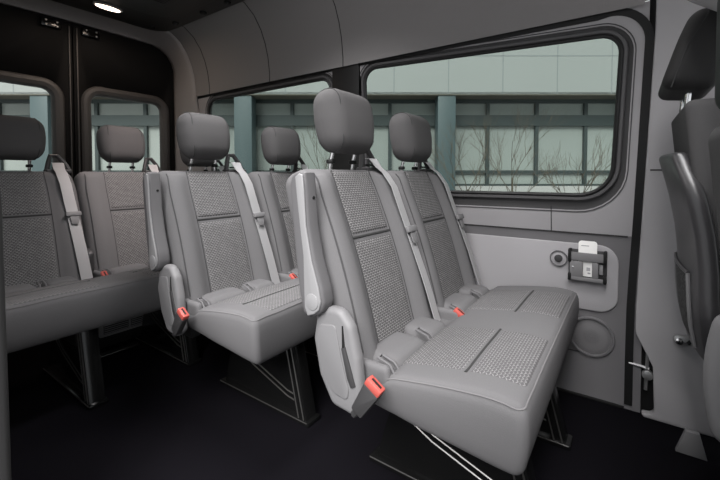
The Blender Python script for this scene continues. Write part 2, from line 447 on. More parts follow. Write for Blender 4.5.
# rear doors
def rear_door(idx, y0, y1, sgn):
    d = thing('door_%d' % idx, None, None, (XR, (y0 + y1) / 2, 0)); d['kind'] = 'structure'
    h = (y1 - y0) / 2; c = (y0 + y1) / 2
    p = MB().prism(rounded_poly([(-h, .03, .01), (h, .03, .01), (h, 1.975, .20 if sgn > 0 else .01), (-h, 1.975, .01 if sgn > 0 else .20)], 10), 'x', -.045, 0, .006).build('door_panel', M['door'])
    ya, yb = (1.128 - c, 1.612 - c) if sgn > 0 else (2.04 - 1.612 - c, .90 - c)
    Wd = rounded_poly([(ya, .84, .07), (yb, .84, .07), (yb, 1.492, .06), (ya, 1.492, .055)], 8)
    boolean_cut(p, MB().prism(offset_poly(Wd, .01), 'x', -.2, .2, 0).build('cut', None)); p.parent = d
    def rx(steps, name, m):
        return MB().grid([[(dx, y, z) for y, z in offset_poly(Wd, off)] for off, dx in steps], closed_u=True).build(name, m, d, 30)
    rx([(.012, -.03), (0, -.028), (-.001, -.02), (.004, -.004), (.014, .012), (.035, .020), (.055, .016), (.066, .004), (.068, -.004)], 'window_surround', M['doortrim'])
    bm = bmesh.new(); MBg = MB(); MBg.prism(offset_poly(Wd, .008), 'x', -.034, -.029, 0).build('glass_pane', M['glass_rear'], d)
    # lower trim panel with its seam, a wide grey upright beside the window
    MB().prism(rounded_poly([(-h + .03, .10, .03), (h - .03, .10, .03), (h - .03, .80, .03), (-h + .03, .80, .03)]), 'x', 0, .012, .004).build('lower_panel', M['doortrim'], d)
    e = -h + .02 if sgn > 0 else h - .02
    MB().box(.0, .012, e - .004, e + .004, .1, 1.93, .002).build('edge_strip', M['doortrim'], d)
    for zz in (1.885,):
        yy = (-h + .10) if sgn > 0 else (h - .12)
        hb = MB(); hb.box(0, .03, yy - .055, yy + .055, zz, zz + .055, .006)
        o = hb.build('latch_bracket', M['gloss'], d)
        bo = MB()
        for a in (-.03, .03):
            for b in (.012, .04): bo.cyl((.032, yy + a, zz + b), 'x', .006, .006, 10, .001)
        bo.build('bolt', M['greysteel'], o)
    return d
rear_door(1, 1.0225, 1.740, 1)
rear_door(2, .31, 1.0185, -1)
o = MB().box(-3.16, -3.146, .98, 1.06, .03, 1.97, .004).build('trim_9', M['rubber']); tag(o, kind='structure')
# body behind the rear frame, round the doors
o = MB().box(-3.16, -3.12, .16, .31, -.06, 2.05, .004).box(-3.16, -3.12, 1.742, 1.89, -.06, 2.05, .004).box(-3.16, -3.12, .16, 1.89, 1.975, 2.09, .004).box(-3.16, -3.12, .16, 1.89, -.08, .028, .004).build('trim_2', M['black']); tag(o, kind='structure')

# near side wall behind the sliding-door opening, and its post; unseen, left windowless to block daylight
nw = MB().box(XR - .02, -1.22, .14, .19, -.06, .84, .01).box(XR - .02, -1.22, .16, .21, 1.50, 2.04, .01).box(XR - .02, -1.22, .145, .20, .83, 1.51, .01)
nw.box(.10, 1.5, .14, .21, -.06, .95, .01); nw.box(.10, 1.5, .2, .27, 1.55, 2.06, .01); nw.box(.07, .34, .14, .22, -.06, 2.04, .01)  # unseen cab side and pillar, put in to cut the side light
o = nw.build('wall_right', M['wall']); tag(o, kind='structure')
pt = MB().prism([(-1.24, .0), (-1.02, .0), (-1.04, .10), (-1.11, .24), (-1.125, .86), (-1.135, .905), (-1.24, .93)], 'y', .195, .235, .012, 3)
o = pt.build('trim_3', M['cab_head']); tag(o, kind='structure')

# front pillar panel with the notch at its foot
pl = MB()
pil = rounded_poly([(.072, 2.0, .01), (.067, 1.45, .2), (.0385, .68, .1), (.030, .42, .1), (.030, .32, .04), (.086, .20, .04), (.092, .02, .02), (.05, .014, .006), (.06, .0, .004), (.36, .0, .01), (.36, 2.0, .01)], 6)
def pil_y(z): return wall_y(min(z, 1.56)) - (.0 if z < 1.5 else .05 * ((z - 1.5) / .5) ** 2) - .025
bm = bmesh.new()
zs = [0, .3, .66, .78, .95, 1.2, 1.4, 1.56, 1.7, 1.85, 2.0]
pl.prism(pil, 'y', 0, .03, .008, 3)
for v in pl.bm.verts: pass
o = pl.build('trim_4', M['wall'], None, 35)
# bend the panel to the wall's lean: cut it into bands first
bm = bmesh.new(); bm.from_mesh(o.data)
for z in zs[1:-1]:
    bmesh.ops.bisect_plane(bm, geom=bm.verts[:] + bm.edges[:] + bm.faces[:], plane_co=(0, 0, z), plane_no=(0, 0, 1))
for v in bm.verts: v.co.y += pil_y(v.co.z)
bm.to_mesh(o.data); bm.free(); tag(o, kind='structure')
MB().tube([(.062, pil_y(.948) - .0005, .948), (.36, pil_y(.948) - .0005, .948)], .0025, 6).build('seam', M['seam'], o)
bk = MB().box(.051, .42, 1.84, 1.875, -.02, 1.0, .002).box(.051, .42, 1.80, 1.84, 1.0, 2.05, .002).box(.0, .42, 1.738, 1.86, 1.60, 2.09, .002)
o = bk.build('trim_5', M['black']); tag(o, kind='structure')
t = MB().tube([(.01, 1.83, .19), (.075, 1.825, .185)], .006, 8); t.cyl((.07, 1.825, .16), 'y', .018, .02, 14); t.tube([(.065, 1.825, .10), (.07, 1.825, .26)], .006, 8)
o = t.build('belt_height_rod', M['greysteel']); tag(o, 'small metal belt bracket in the notch at the foot of the grey pillar', 'bracket')

# raised trim field on the lower wall
lw = MB().prism(rounded_poly([(-2.75, .37, .05), (-.028, .37, .07), (-.028, .645, .07), (-2.75, .645, .05)]), 'y', 1.822, 1.832, .006, 3)
o = lw.build('trim_6', M['wall_low'], None, 35); tag(o, kind='structure')
o = MB().box(-3.0, -.002, 1.82, 1.832, 0, .010, .003).build('baseboard_left', M['black']); tag(o, kind='structure')
sl = MB().tube([(-.25, 1.8285, .185), (-.07, 1.8285, .192)], .0022, 6).build('trim_7', M['seam']); tag(sl, kind='structure')

# ------------------------------------------------------------------ things on the far wall
def speaker(name, x, z, r, label, core, y=1.822):
    t = thing(name, label, 'speaker', (x, y, z))
    pr = [(r, .0), (r, -.006), (r * .97, -.010), (r * .90, -.010), (r * .87, -.005), (r * .87, .002)]
    MB().grid([[(a * math.cos(2 * PI * i / 40), d, a * math.sin(2 * PI * i / 40)) for i in range(40)] for a, d in pr], closed_u=True).build('bezel', M['bezel'], t, 30)
    dome = [(r * .88, -.003), (r * .6, -.0055), (r * .3, -.007), (.001, -.0075)]
    g = MB().grid([[(a * math.cos(2 * PI * i / 40), d, a * math.sin(2 * PI * i / 40)) for i in range(40)] for a, d in dome], closed_u=True).build('grille', core, t, 60)
    return t
grille_m, gnt, gb = nodes('perforated_grille')
_tc = gnt.nodes.new('ShaderNodeTexCoord'); _vo = gnt.nodes.new('ShaderNodeTexVoronoi'); _vo.inputs['Scale'].default_value = 260; _vo.inputs['Randomness'].default_value = 0
gnt.links.new(_tc.outputs['Object'], _vo.inputs['Vector'])
_mr = gnt.nodes.new('ShaderNodeMapRange'); _mr.inputs['From Min'].default_value = .2; _mr.inputs['From Max'].default_value = .4
gnt.links.new(_vo.outputs['Distance'], _mr.inputs['Value']); _mx = gnt.nodes.new('ShaderNodeMix'); _mx.data_type = 'RGBA'
_mx.inputs['A'].default_value = (.05, .048, .05, 1); _mx.inputs['B'].default_value = (.16, .156, .16, 1)
gnt.links.new(_mr.outputs[0], _mx.inputs['Factor']); gnt.links.new(_mx.outputs['Result'], gb.inputs['Base Color'])
speaker('loudspeaker', -.118, .262, .083, 'large round grey loudspeaker grille low on the wall beside the front bench', grille_m, 1.83)
sp = speaker('round_vent', -.242, .574, .034, 'small round grey vent on the wall left of the white card holder', M['wall_low'], 1.822)
sp['category'] = 'vent'
MB().cyl((0, -.008, 0), 'y', .016, .008, 20).build('center_cap', M['plastic_dark'], sp)

# card holder: black clip frame; the white card stands in it
h = thing('card_holder', 'black and grey clip holder on the wall under the front window', 'holder', (-.135, 1.822, .56))
f = MB(); f.box(-.068, .068, -.012, 0, -.066, .062, .004)
f.build('back_plate', M['plastic_dark'], h)
c = MB(); c.box(-.060, .060, -.032, -.023, .018, .052, .003); c.build('upper_clamp', M['plastic'], h)
for x0_, x1_, z0_, z1_ in ((-.062, -.014, -.050, .016), (.018, .040, -.05, .016), (-.058, .058, -.064, -.048)):
    MB().box(x0_, x1_, -.032, -.023, z0_, z1_, .003).build('lower_clamp', M['plastic'], h)
c = MB()
for a in (-.068, .056): c.box(a, a + .012, -.036, 0, .010, .064, .004); c.box(a, a + .012, -.036, 0, -.066, -.035, .004)
c.build('corner_clip', M['black'], h)
MB().cyl((-.05, -.031, -.01), 'y', .005, .004, 12, .001).build('screw', M['chrome'], h)
MB().box(.042, .055, -.02, -.012, -.032, .008, .002).build('side_latch', M['plastic_light'], h)
cd = thing('paper_card', 'white card standing in the black wall holder', 'card', (-.135, 1.8045, .56))
MB().prism(rounded_poly([(-.032, -.046, .004), (.034, -.046, .004), (.034, .100, .012), (-.032, .100, .012)]), 'y', -.0025, .0025, .0006).build('card_sheet', M['white'], cd)
for bx in ((-.022, .006, .079, .082), (-.002, .011, -.022, -.008), (.002, .012, -.034, -.028)):
    MB().box(bx[0], bx[1], -.0032, -.002, bx[2], bx[3], 0).build('print', M['print_grey'], cd)

# belt anchor at the pillar foot
ba = thing('belt_anchor', 'chrome seat belt anchor bolted to the grey pillar panel', 'anchor', (.165, 1.79, .33))
MB().prism(rounded_poly([(-.026, -.016, .014), (.03, -.012, .010), (.034, .018, .012), (-.022, .018, .014)]), 'y', -.008, 0.008, .002).build('plate', M['greysteel'], ba)
MB().cyl((-.008, -.012, 0), 'y', .012, .010, 16).build('bolt', M['chrome'], ba)
MB().tube([(.016, -.012, -.004), (.028, -.014, .012)], .006, 8).build('slot_pin', M['black'], ba)

# ------------------------------------------------------------------ benches
B0 = Vector((.085, .46)); TD = Vector((-.175, .49)).normalized(); ND = Vector((TD.y, -TD.x))   # the backrest's line in the (x, z) plane
HW = .233
def br_disp(y, s):
    a = abs(y); d = .028 * ss(.100, .165, a) - .012 * ss(.17, .23, a)
    lum = .012 * math.sin(PI * max(0, min(1, s / .5)))
    fade = ss(.0, .06, .53 - s)
    return (d * fade + lum)
def br_pt(y, s, w, e=0):
    """backrest frame: y across, s up the back, w towards the sitter (0 = front face)"""
    g = max(0, min(1, (w + .11) / .11)); ww = w + br_disp(y, s) * g + e
    p = B0 + TD * s + ND * ww
    nar = 1 - .05 * ss(.40, .53, s)
    return Vector((p.x, y * nar, p.y))
CACHE = {}
def cached(key, fn):
    if key not in CACHE: CACHE[key] = fn()
    return CACHE[key]
def part(name, key, fn, m, parent, loc=(0, 0, 0), sharp=38):
    o = link(name, cached(key, fn), m, parent, sharp); o.location = loc
    return o

def backrest_me(): return soft_mesh('backrest', .31, HW, .055, .042, (42, 34, 12), lambda a, b, c: br_pt(b, a + .22, c - .055))
def ins_me(s0, s1, key): return patch(key, -.107, .107, s0, s1, lambda u, v, e: br_pt(u, v, 0, e), 16, 22, .0035, .003)
def seam_me():
    b = MB()
    for sg in (-1, 1): b.tube([br_pt(sg * .1085, -.055 + .570 * i / 24, 0, .0012) for i in range(25)], .0014, 6)
    b.tube([br_pt(-.107 + .214 * i / 10, .296, 0, .0) for i in range(11)], .004, 6)
    return b.me('seam')
def side_piping_me():
    b = MB()
    for sg in (-1, 1): b.tube([br_pt(sg * .205, .0 + .50 * i / 24, -.002, .0012) for i in range(25)], .0022, 6)
    return b.me('piping')

# seat cushion: x .06 .. .507, z .345 .. .475
def cu_top(x, y):
    d = .010 * (1 - (y / HW) ** 2) + .006 * math.sin(PI * max(0, min(1, (x - .19) / .3)))
    d -= .020 * (1 - ss(.17, .20, x))
    d -= .040 * max(0, min(1, (.46 - x) / .29))
    d += .004 * ss(.13, .18, abs(y)) - .006 * ss(.42, .5, x)
    return d
def cu_pt(x, y, z):
    """z measured from the cushion's mid height"""
    g = max(0, min(1, (z + .065) / .13))
    bul = .006 * math.sin(PI * max(0, min(1, g)))
    bul -= .022 * (1 - g) ** 1.5
    yy = y + (bul if y > 0 else -bul) * ss(.15, .23, abs(y))
    xx = x + (.010 * math.sin(PI * g) - .012 * (1 - g)) * ss(.40, .507, x)
    low = -(.022 + .016 * ss(.25, .48, x)) * (1 - g) * ss(.10, .30, x)
    return Vector((xx, yy, .41 + z + cu_top(x, y) * g + low))
def cu_wide(hy):
    """the bench cushion: one pad whose rounded ends are those of cu_pt"""
    def f(x, b, z):
        ye = max(0, HW - (hy - abs(b))) * (1 if b > 0 else -1)
        p = cu_pt(x, ye, z); p.y += b - ye; return p
    return f
def cushion_me(hy): return soft_mesh('seat_cushion', .2235, hy, .065, .022, (40, int(30 * hy / HW), 10), lambda a, b, c: cu_wide(hy)(a + .2835, b, c))
def cu_patch(x0, x1, key, hy, dy): return patch(key, -.163, .130, x0, x1, lambda u, v, e: cu_wide(hy)(v, u + dy, .065) + Vector((0, 0, e)), 18, 16, .003, .003)
def cu_seam_me(hy, dy): return MB().tube([cu_wide(hy)(.362, dy - .163 + .293 * i / 10, .065) + Vector((0, 0, -.001)) for i in range(11)], .004, 6).me('seam')
def cu_pipe_me(hw):
    b = MB(); P = []; z = .0585; r = .018; hy = hw - .0055; x1 = .5015
    for i in range(17): P.append((.15 + (x1 - r - .15) * i / 16, -hy))
    for k in range(1, 6): a = -PI / 2 + k * PI / 12; P.append((x1 - r + r * math.cos(a), -hy + r + r * math.sin(a)))
    for i in range(0, 33): P.append((x1, (-hy + r) + 2 * (hy - r) * i / 32))
    for k in range(1, 6): a = k * PI / 12; P.append((x1 - r + r * math.cos(a), hy - r + r * math.sin(a)))
    for i in range(17): P.append((x1 - r - (x1 - r - .15) * i / 16, hy))
    return b.tube([cu_wide(hw)(x, y, z) for x, y in P], .0019, 6).me('piping')
ROLLS = ((-.231, -.205), (-.185, .005), (.030, .160))
def roll_me():
    b = MB()
    for y0, y1 in ROLLS:
        h = (y1 - y0) / 2; c = (y0 + y1) / 2; r = min(.030, h * .8)
        b._merge(soft_box(.056, h, .038, r, (16, 16, 14), lambda x, y, z: Vector((.142 + x - z * .25, c + y, .418 + z + .004 * math.cos(y / h)))))
    return b.me('cushion_roll')
def isofix_me():
    b = MB()
    for y in (-.195, .0175):
        b.tube([(.182, y - .011, .418), (.198, y - .011, .440), (.185, y - .011, .456), (.150, y - .010, .466), (.150, y + .010, .466), (.185, y + .011, .456), (.198, y + .011, .440), (.182, y + .011, .418)], .0045, 6)
        b.box(.11, .188, y - .006, y + .006, .40, .432, .002)
    return b.me('isofix_guide')

def hr_pt(x, y, z):
    zz = z / .104
    k = 1 - .10 * zz * zz - .06 * max(0, -zz) ; ky = 1 - .12 * abs(zz) ** 2.6 - .07 * max(0, -zz)
    f = .010 * (1 - (y / .125) ** 2) * (1 - zz * zz) if x > 0 else 0
    x2 = x * k + f; tl = math.radians(7)
    return Vector((-.112 + x2 * math.cos(tl) - z * math.sin(tl), y * ky, 1.086 + x2 * math.sin(tl) * .6 + z * math.cos(tl)))
def headrest_me(): return soft_mesh('headrest', .056, .120, .104, .050, (18, 26, 22), hr_pt)
def hr_seam_me():
    b = MB()
    def rim(x, y, z):
        p = Vector((x, y, z)); r = .05; q = Vector((max(-.006, min(.006, x)), max(-.070, min(.070, y)), max(-.054, min(.054, z)))); d = p - q
        return hr_pt(*(q + d.normalized() * (r + .0006)))
    for sg in (-1, 1):
        P = []
        for i in range(40):
            a = 2 * PI * i / 40; P.append(rim(.006 * math.copysign(1, math.cos(a)) + .05 * math.cos(a), sg * .090, .054 * math.copysign(1, math.sin(a)) + .05 * math.sin(a)) if True else None)
        b.tube(P, .0017, 5, closed=True)
    return b.me('seam')
def post_me(): return MB().tube([(-.128, 0, .925), (-.122, 0, .965), (-.108, 0, 1.01)], .0065, 10).me('headrest_post')
def sleeve_me():
    b = MB()
    for y in (-.06, .06): b.cyl((-.124, y, .957), 'z', .014, .014, 14, .003)
    return b.me('post_sleeve')

def guide_me():
    b = MB(); x = -.135
    P = [(x, .128, .945), (x - .004, .138, .990), (x - .008, .147, 1.026), (x - .008, .176, 1.026), (x - .004, .203, .992), (x + .004, .222, .950)]
    b.tube(P, [.011, .011, .0105, .0105, .011, .012], 8)
    b.box(x - .02, x + .035, .120, .225, .938, .958, .006)
    b.box(x - .006, x + .006, .150, .20, .962, .97, .002)
    return b.me('belt_guide')
def belt_path():
    P = [Vector((-.135, .172, .992)), Vector((-.112, .170, .990))]
    for k, s_ in enumerate((.527, .50, .44, .36, .28, .20, .12, .05, -.01, -.07)):
        f = (.527 - s_) / .597; p = B0 + TD * s_ + ND * (.012 + .036 * ss(0, .09, f) - .008 * ss(.7, 1, f))
        P.append(Vector((p.x, .166 + .036 * f, p.y)))
    return P
def belt_me():
    b = MB(); P = belt_path(); rows = []
    for i, p in enumerate(P):
        t = (P[min(i + 1, len(P) - 1)] - P[max(i - 1, 0)]).normalized(); n = Vector((-t.z, 0, t.x)) * -1
        n = Vector((t.z * -1, 0, t.x)); n = -n if n.x < 0 else n; n.normalize()
        w = .025; sk = .006 if i > 1 else 0
        rows.append([p + Vector((0, -w, 0)), p + Vector((0, w, 0)) - n * sk, p + Vector((0, w, 0)) - n * (sk + .0025), p + Vector((0, -w, 0)) - n * .0025])
    b.grid(rows, closed_u=True); return b.me('seat_belt')
def clip_me():
    P = belt_path(); p = belt_path()[6] + Vector((.004, 0, 0)) ; e = Euler((0, math.atan2(TD.x, TD.y), 0)).to_matrix().to_4x4()
    b = MB(); T = Matrix.Translation(p) @ e
    b.box(-.004, .010, -.032, .032, -.010, .012, .004, M4=T); b.prism(rounded_poly([(-.012, -.05, .004), (.016, -.05, .004), (.022, -.008, .003), (-.018, -.008, .003)]), 'x', .0, .004, .001, M4=T)
    return b.me('belt_clip')
BK = Matrix.Translation((.172, 0, .412)) @ Matrix.Rotation(math.radians(32), 4, 'Y')
def buckle_me():
    b = MB(); b.prism(rounded_poly([(-.016, -.052, .006), (.017, -.052, .006), (.024, .03, .004), (-.022, .03, .004)]), 'y', -.012, .012, .004, M4=BK)
    b.tube([BK @ Vector((0, 0, -.045)), BK @ Vector((-.004, .002, -.07))], .009, 8)
    return b.me('buckle')
def button_me():
    b = MB(); b.box(-.022, .023, -.0125, .0125, .028, .047, .004, M4=BK); return b.me('release_button')
def slot_me(): return MB().box(-.014, .015, -.003, .003, .0462, .0482, .0005, M4=BK).me('tongue_slot')

def arm_side(): return [(-.078, .90), (-.072, .925), (-.058, .938), (-.040, .942), (-.022, .936), (-.018, .90), (-.010, .80), (.010, .712), (.034, .645), (.042, .61), (.036, .585), (.018, .570), (-.008, .560), (-.030, .570), (-.045, .63), (-.058, .72), (-.070, .82)]
def armrest_me(): return MB().prism(arm_side(), 'y', -.292, -.243, .012, 4).me('armrest')
def arm_plate_me(): return MB().prism([(-.050, .925), (-.036, .934), (-.024, .930), (-.020, .89), (-.014, .80), (.005, .712), (.028, .645), (.036, .612), (.031, .590), (.015, .576), (-.008, .567), (-.018, .59), (-.020, .65), (-.022, .72), (-.034, .80), (-.044, .87)], 'y', -.2965, -.2895, .003, 3).me('armrest_plate')
def arm_cap_me(): return MB().cyl((.009, -.2965, .607), 'y', .021, .005, 28, .0015).me('pivot_cap')
def arm_hole_me(): return MB().cyl((-.0165, -.262, .87), 'x', .0045, .006, 12, .001).me('screw_hole')

REC = rounded_poly([(-.012, .50, .03), (-.002, .56, .03), (.035, .592, .035), (.078, .592, .035), (.112, .555, .04), (.132, .48, .04), (.146, .36, .02), (.115, .335, .02), (.05, .342, .03), (.008, .41, .04)], 5)
def recliner_me(): return MB().prism(REC, 'y', -.272, -.236, .014, 4).me('recliner_cover')
def rec_panel_me():
    b = MB(); b.prism(rounded_poly([(.000, .50, .02), (.012, .545, .02), (.066, .553, .012), (.085, .47, .03), (.108, .40, .03), (.104, .372, .012), (.06, .378, .03), (.022, .42, .03)], 5), 'y', -.2755, -.268, .003, 3); return b.me('cover_panel')
def rec_slot_me(): return MB().tube([(.088, -.2725, .555), (.092, -.2725, .50), (.108, -.2725, .44)], [.002, .0045, .002], 6).me('lever_slot')
def rec_lever_me():
    return MB().prism([(.086, .500), (.097, .505), (.118, .445), (.128, .415), (.116, .408), (.104, .43)], 'y', -.2775, -.262, .003, 2).me('recliner_lever')
def hinge_me(): return MB().prism(rounded_poly([(.03, .44, .01), (.10, .44, .015), (.095, .55, .03), (.04, .58, .02)]), 'y', -.248, -.222, .006, 3).me('seat_hinge')

LEGO = [(.00, .0), (.500, .0), (.500, .022), (.425, .318), (.10, .318), (.035, .12), (.01, .03)]
def leg_me():
    b = MB(); b.prism(LEGO, 'y', -.022, .022, .005, 2)
    b.prism([(.455, .012), (.505, .012), (.430, .318), (.385, .318)], 'y', -.03, .03, .005, 2)
    b.box(-.015, .518, -.036, .036, 0, .018, .005)
    return b.me('leg')
def leg_rib_me():
    b = MB(); y = -.0315
    for k in (0, .016): b.tube([(.492 - k * 1.6, y, .02), (.418 - k * 1.6, y, .31)], .0028, 6)
    y = -.0225
    for k in (0, .022): b.tube([(.04, y, .295 - k), (.13, y, .20 - k), (.20, y, .165 - k), (.40, y, .10 - k), (.445, y, .095 - k)], .003, 6)
    b.tube([(-.01, -.0365, .016), (.512, -.0365, .016)], .002, 6)
    return b.me('leg_rib')
def leg_hole_me():
    b = MB(); b.prism(rounded_poly([(.16, .21, .02), (.36, .21, .02), (.34, .27, .02), (.14, .29, .02)]), 'y', -.0235, -.0205, .0)
    return b.me('leg_recess')

def make_bench(name, label, x, ys, arm=True, hinge=False, group='grey fabric benches in rows', legs=()):
    root = thing(name, label, 'bench', (x, ys[0], 0), 0, None)
    off = [y - ys[0] for y in ys]
    def n(i): return (0, off[i], 0)
    mid = (off[0] + off[-1]) / 2; hy = mid + HW
    c = part('seat_cushion', 'cushion%.3f' % hy, lambda: cushion_me(hy), M['fabric'], root, (0, mid, 0), 60)
    part('piping', 'cupipe%.3f' % hy, lambda: cu_pipe_me(hy), M['piping'], c)
    for i in range(len(ys)):
        L = n(i)
        b = part('backrest', 'backrest', backrest_me, M['fabric'], root, L, 60)
        part('backrest_insert', 'insU', lambda: ins_me(.302, .512, 'insU'), M['insert'], b, sharp=60)
        part('backrest_insert', 'insL', lambda: ins_me(-.065, .290, 'insL'), M['insert'], b, sharp=60)
        part('seam', 'brseam', seam_me, M['seam'], b); part('piping', 'brpipe', side_piping_me, M['seam_grey'], b)
        dy = off[i] - mid
        part('cushion_insert', 'cuB%.3f/%.3f' % (hy, dy), lambda: cu_patch(.185, .357, 'cuB', hy, dy), M['insert_c'], c, sharp=60)
        part('cushion_insert', 'cuF%.3f/%.3f' % (hy, dy), lambda: cu_patch(.367, .494, 'cuF', hy, dy), M['insert_c'], c, sharp=60)
        part('seam', 'cuseam%.3f/%.3f' % (hy, dy), lambda: cu_seam_me(hy, dy), M['seam'], c)
        part('cushion_roll', 'roll', roll_me, M['fabric'], c, (0, dy, 0), sharp=60)
        part('isofix_guide', 'isofix', isofix_me, M['arm'], c, (0, dy, 0))
        h = part('headrest', 'headrest', headrest_me, M['head'], root, (0, off[i], .016 if i < len(ys) - 1 else .002), 60)
        part('seam', 'hrseam', hr_seam_me, M['seam'], h)
        for s_ in (-.06, .06): part('headrest_post', 'post', post_me, M['chrome'], h, (0, s_, 0))
        part('post_sleeve', 'sleeve', sleeve_me, M['black'], h)
        part('belt_guide', 'guide', guide_me, M['plastic_dark'], root, L)
        sb = part('seat_belt', 'belt', belt_me, M['belt'], root, L, 50)
        part('belt_clip', 'clip', clip_me, M['plastic'], sb)
        yb, zb = (-.286, 0) if i == 0 else (-.215, .006)
        k = part('buckle', 'buckle', buckle_me, M['plastic_dark'], root, (0, off[i] + yb, zb))
        part('release_button', 'button', button_me, M['red'], k); part('tongue_slot', 'slot', slot_me, M['black'], k)
        if hinge and i: part('seat_hinge', 'hinge', hinge_me, M['plastic_dark'], root, L)
    if arm:
        a = part('armrest', 'armrest', armrest_me, M['arm'], root)
        part('armrest_plate', 'armplate', arm_plate_me, M['plastic_light'], a); part('pivot_cap', 'armcap', arm_cap_me, M['plastic_light'], a); part('screw_hole', 'armhole', arm_hole_me, M['black'], a)
        r = part('recliner_cover', 'recl', recliner_me, M['plastic'], root)
        part('cover_panel', 'reclp', rec_panel_me, M['plastic'], r); part('lever_slot', 'recls', rec_slot_me, M['black'], r); part('recliner_lever', 'recll', rec_lever_me, M['plastic_dark'], r)
    w0, w1 = -.20, off[-1] + .20
    f = MB(); f.box(.08, .44, w0 + .03, w1 - .03, .315, .35, .006); f.box(-.03, .03, w0, w1, .36, .42, .008); f.box(.02, .10, w0, w0 + .04, .30, .42, .006); f.box(.02, .10, w1 - .04, w1, .30, .42, .006)
    f.build('seat_frame', M['steel'], root)
    for ly in legs:
        l = part('leg', 'leg', leg_me, M['gloss'], root, (0, ly, 0))
        part('leg_rib', 'legrib', leg_rib_me, M['steel_rib'], l); part('leg_recess', 'legrec', leg_hole_me, M['black'], l)
    return root
M['seam_grey'] = mat('dark_grey_piping', (.05, .049, .05), .85); M['insert_c'] = pattern_fabric((.095, .092, .094), (.215, .21, .21), 'patterned_cushion_fabric'); M['arm'] = mat('armrest_padding', (.105, .102, .105), .7, bump=.15, scale=700); M['shell'] = mat('charcoal_shell_plastic', (.04, .039, .041), .35); M['steel_rib'] = mat('lighter_steel_rib', (.09, .088, .085), .3, metal=.6)  # rib steel is lighter than the leg

b1 = make_bench('passenger_bench', 'nearest grey two-seat bench, directly in front of the large side window', -.6635, (1.014, 1.484), legs=(.035, .455))
b2 = copy_tree(b1); b2.location.x = -1.4645
b2['label'] = 'grey two-seat bench in the middle row, its back half hidden by the nearest bench'
b3 = make_bench('passenger_bench', 'rearmost grey three-seat bench in front of the black rear doors', -2.2377, (.530, .997, 1.467), arm=False, hinge=True, legs=(.10, .515, .93))
for b in (b1, b2, b3): b['group'] = 'grey fabric passenger benches'

# heater outlet under the rear bench
ht = thing('floor_heater', 'black slatted heater outlet on the floor under the rear bench', 'heater', (-2.29, .99, 0))
MB().box(-.10, .0, -.155, .15, .0, .155, .008).build('housing', M['steel'], ht)
MB().prism(rounded_poly([(-.15, .062, .012), (.145, .062, .012), (.145, .145, .012), (-.15, .145, .012)]), 'x', -.002, .012, .004).build('grille_frame', M['wall'], ht)
g = MB()
for a, b in ((-.130, -.004), (.006, .128)): g.box(.008, .014, a, b, .076, .131, .002)
g.build('grille', M['plastic_dark'], ht)
g = MB()
for a, b in ((-.128, -.006), (.008, .126)):
    for i in range(5): g.box(.013, .017, a, b, .080 + i * .0105, .084 + i * .0105, .0008)
g.build('slat', M['wall'], ht)
o = MB().box(-2.20, -2.15, .68, .99, .0, .016, .004).build('heater_pipe_cover', M['gloss']); tag(o, 'low glossy black cover strip on the floor in front of the heater outlet', 'cover')

# ------------------------------------------------------------------ cab seats
def cab_backrest(name, label, loc, hw, top, lean, th=.11, base=.44, mt='cab_cloth', r=.045):
    root = thing(name, label, 'seat', loc)
    L = (top - base)
    def w(a, b, c):
        s = a + L / 2; g = max(0, min(1, (c + th / 2) / th))
        bol = .03 * ss(.10, .17, abs(b)) * g * ss(0, .08, L - s)
        nar = 1 - .06 * ss(L * .7, L, s)
        return Vector((-lean * s / L + c + bol, b * nar, base + s))
    me = soft_mesh('backrest', L / 2, hw, th / 2, r, (30, 26, 12), w)
    link('backrest', me, M[mt], root, 60)
    return root, w
d, dw = cab_backrest('driver_seat', 'grey driver seat beyond the pillar with net pocket on its back', (.238, 1.45, 0), .215, 1.118, .075, mt='cab_cloth', r=.022)
def hd(x, y, z):
    zz = z / .103; return Vector((-.085 + x * (1 - .15 * max(0, zz) ** 2) + z * .30, y * (1 - .1 * zz * zz), 1.262 + z - x * .12))
h = link('headrest', soft_mesh('headrest', .060, .13, .103, .030, (16, 22, 20), hd), M['cab_head'], d, 60)
for y in (-.06, .06): MB().tube([(-.115, y, 1.08), (-.105, y, 1.20)], .007, 10).build('headrest_post', M['chrome'], h)
MB().tube([hd(-.035, -.1305, -.10), hd(-.035, -.131, 0), hd(-.02, -.130, .085)], .002, 6).build('seam', M['seam'], h)
# hard rear shell, rounded at the top, with the net pocket low down
SHP = [(.40, .170), (.47, .163), (.54, .150), (.62, .143), (.70, .141), (.78, .133), (.87, .117), (.93, .102), (.99, .086), (1.1, .06)]
def shell_pt(a, b, c):
    z = .72 + a
    for (z0, x0_), (z1, x1_) in zip(SHP, SHP[1:]):
        if z <= z1: break
    x = x0_ + (x1_ - x0_) * (z - z0) / (z1 - z0); k = 1 - .30 * ss(.10, .27, a) ** 2 - .15 * ss(.12, .27, -a)
    return Vector((x - .238 + c + .022 - .020 * (1 - (b / .235) ** 2) - .0, b * k, z))
sh = link('back_shell', soft_mesh('back_shell', .27, .235, .02, .018, (30, 22, 6), shell_pt), M['shell'], d, 60)
nm = patch('net_pocket', -.15, .15, -.24, -.05, lambda u, v, e: shell_pt(v, u, -.02) + Vector((-.001 - e, 0, 0)), 12, 10, .003, .002)
link('net_pocket', nm, M['net'], sh, 60)
MB().tube([shell_pt(-.045, u, -.02) + Vector((-.004, 0, 0)) for u in (-.155, -.08, 0, .08, .155)], .005, 8).build('pocket_rim', M['shell'], sh)
for u in (-.155, .155): MB().tube([shell_pt(v, u, -.02) + Vector((-.004, 0, 0)) for v in (-.24, -.18, -.12, -.045)], .005, 8).build('pocket_rim', M['plastic'], sh)
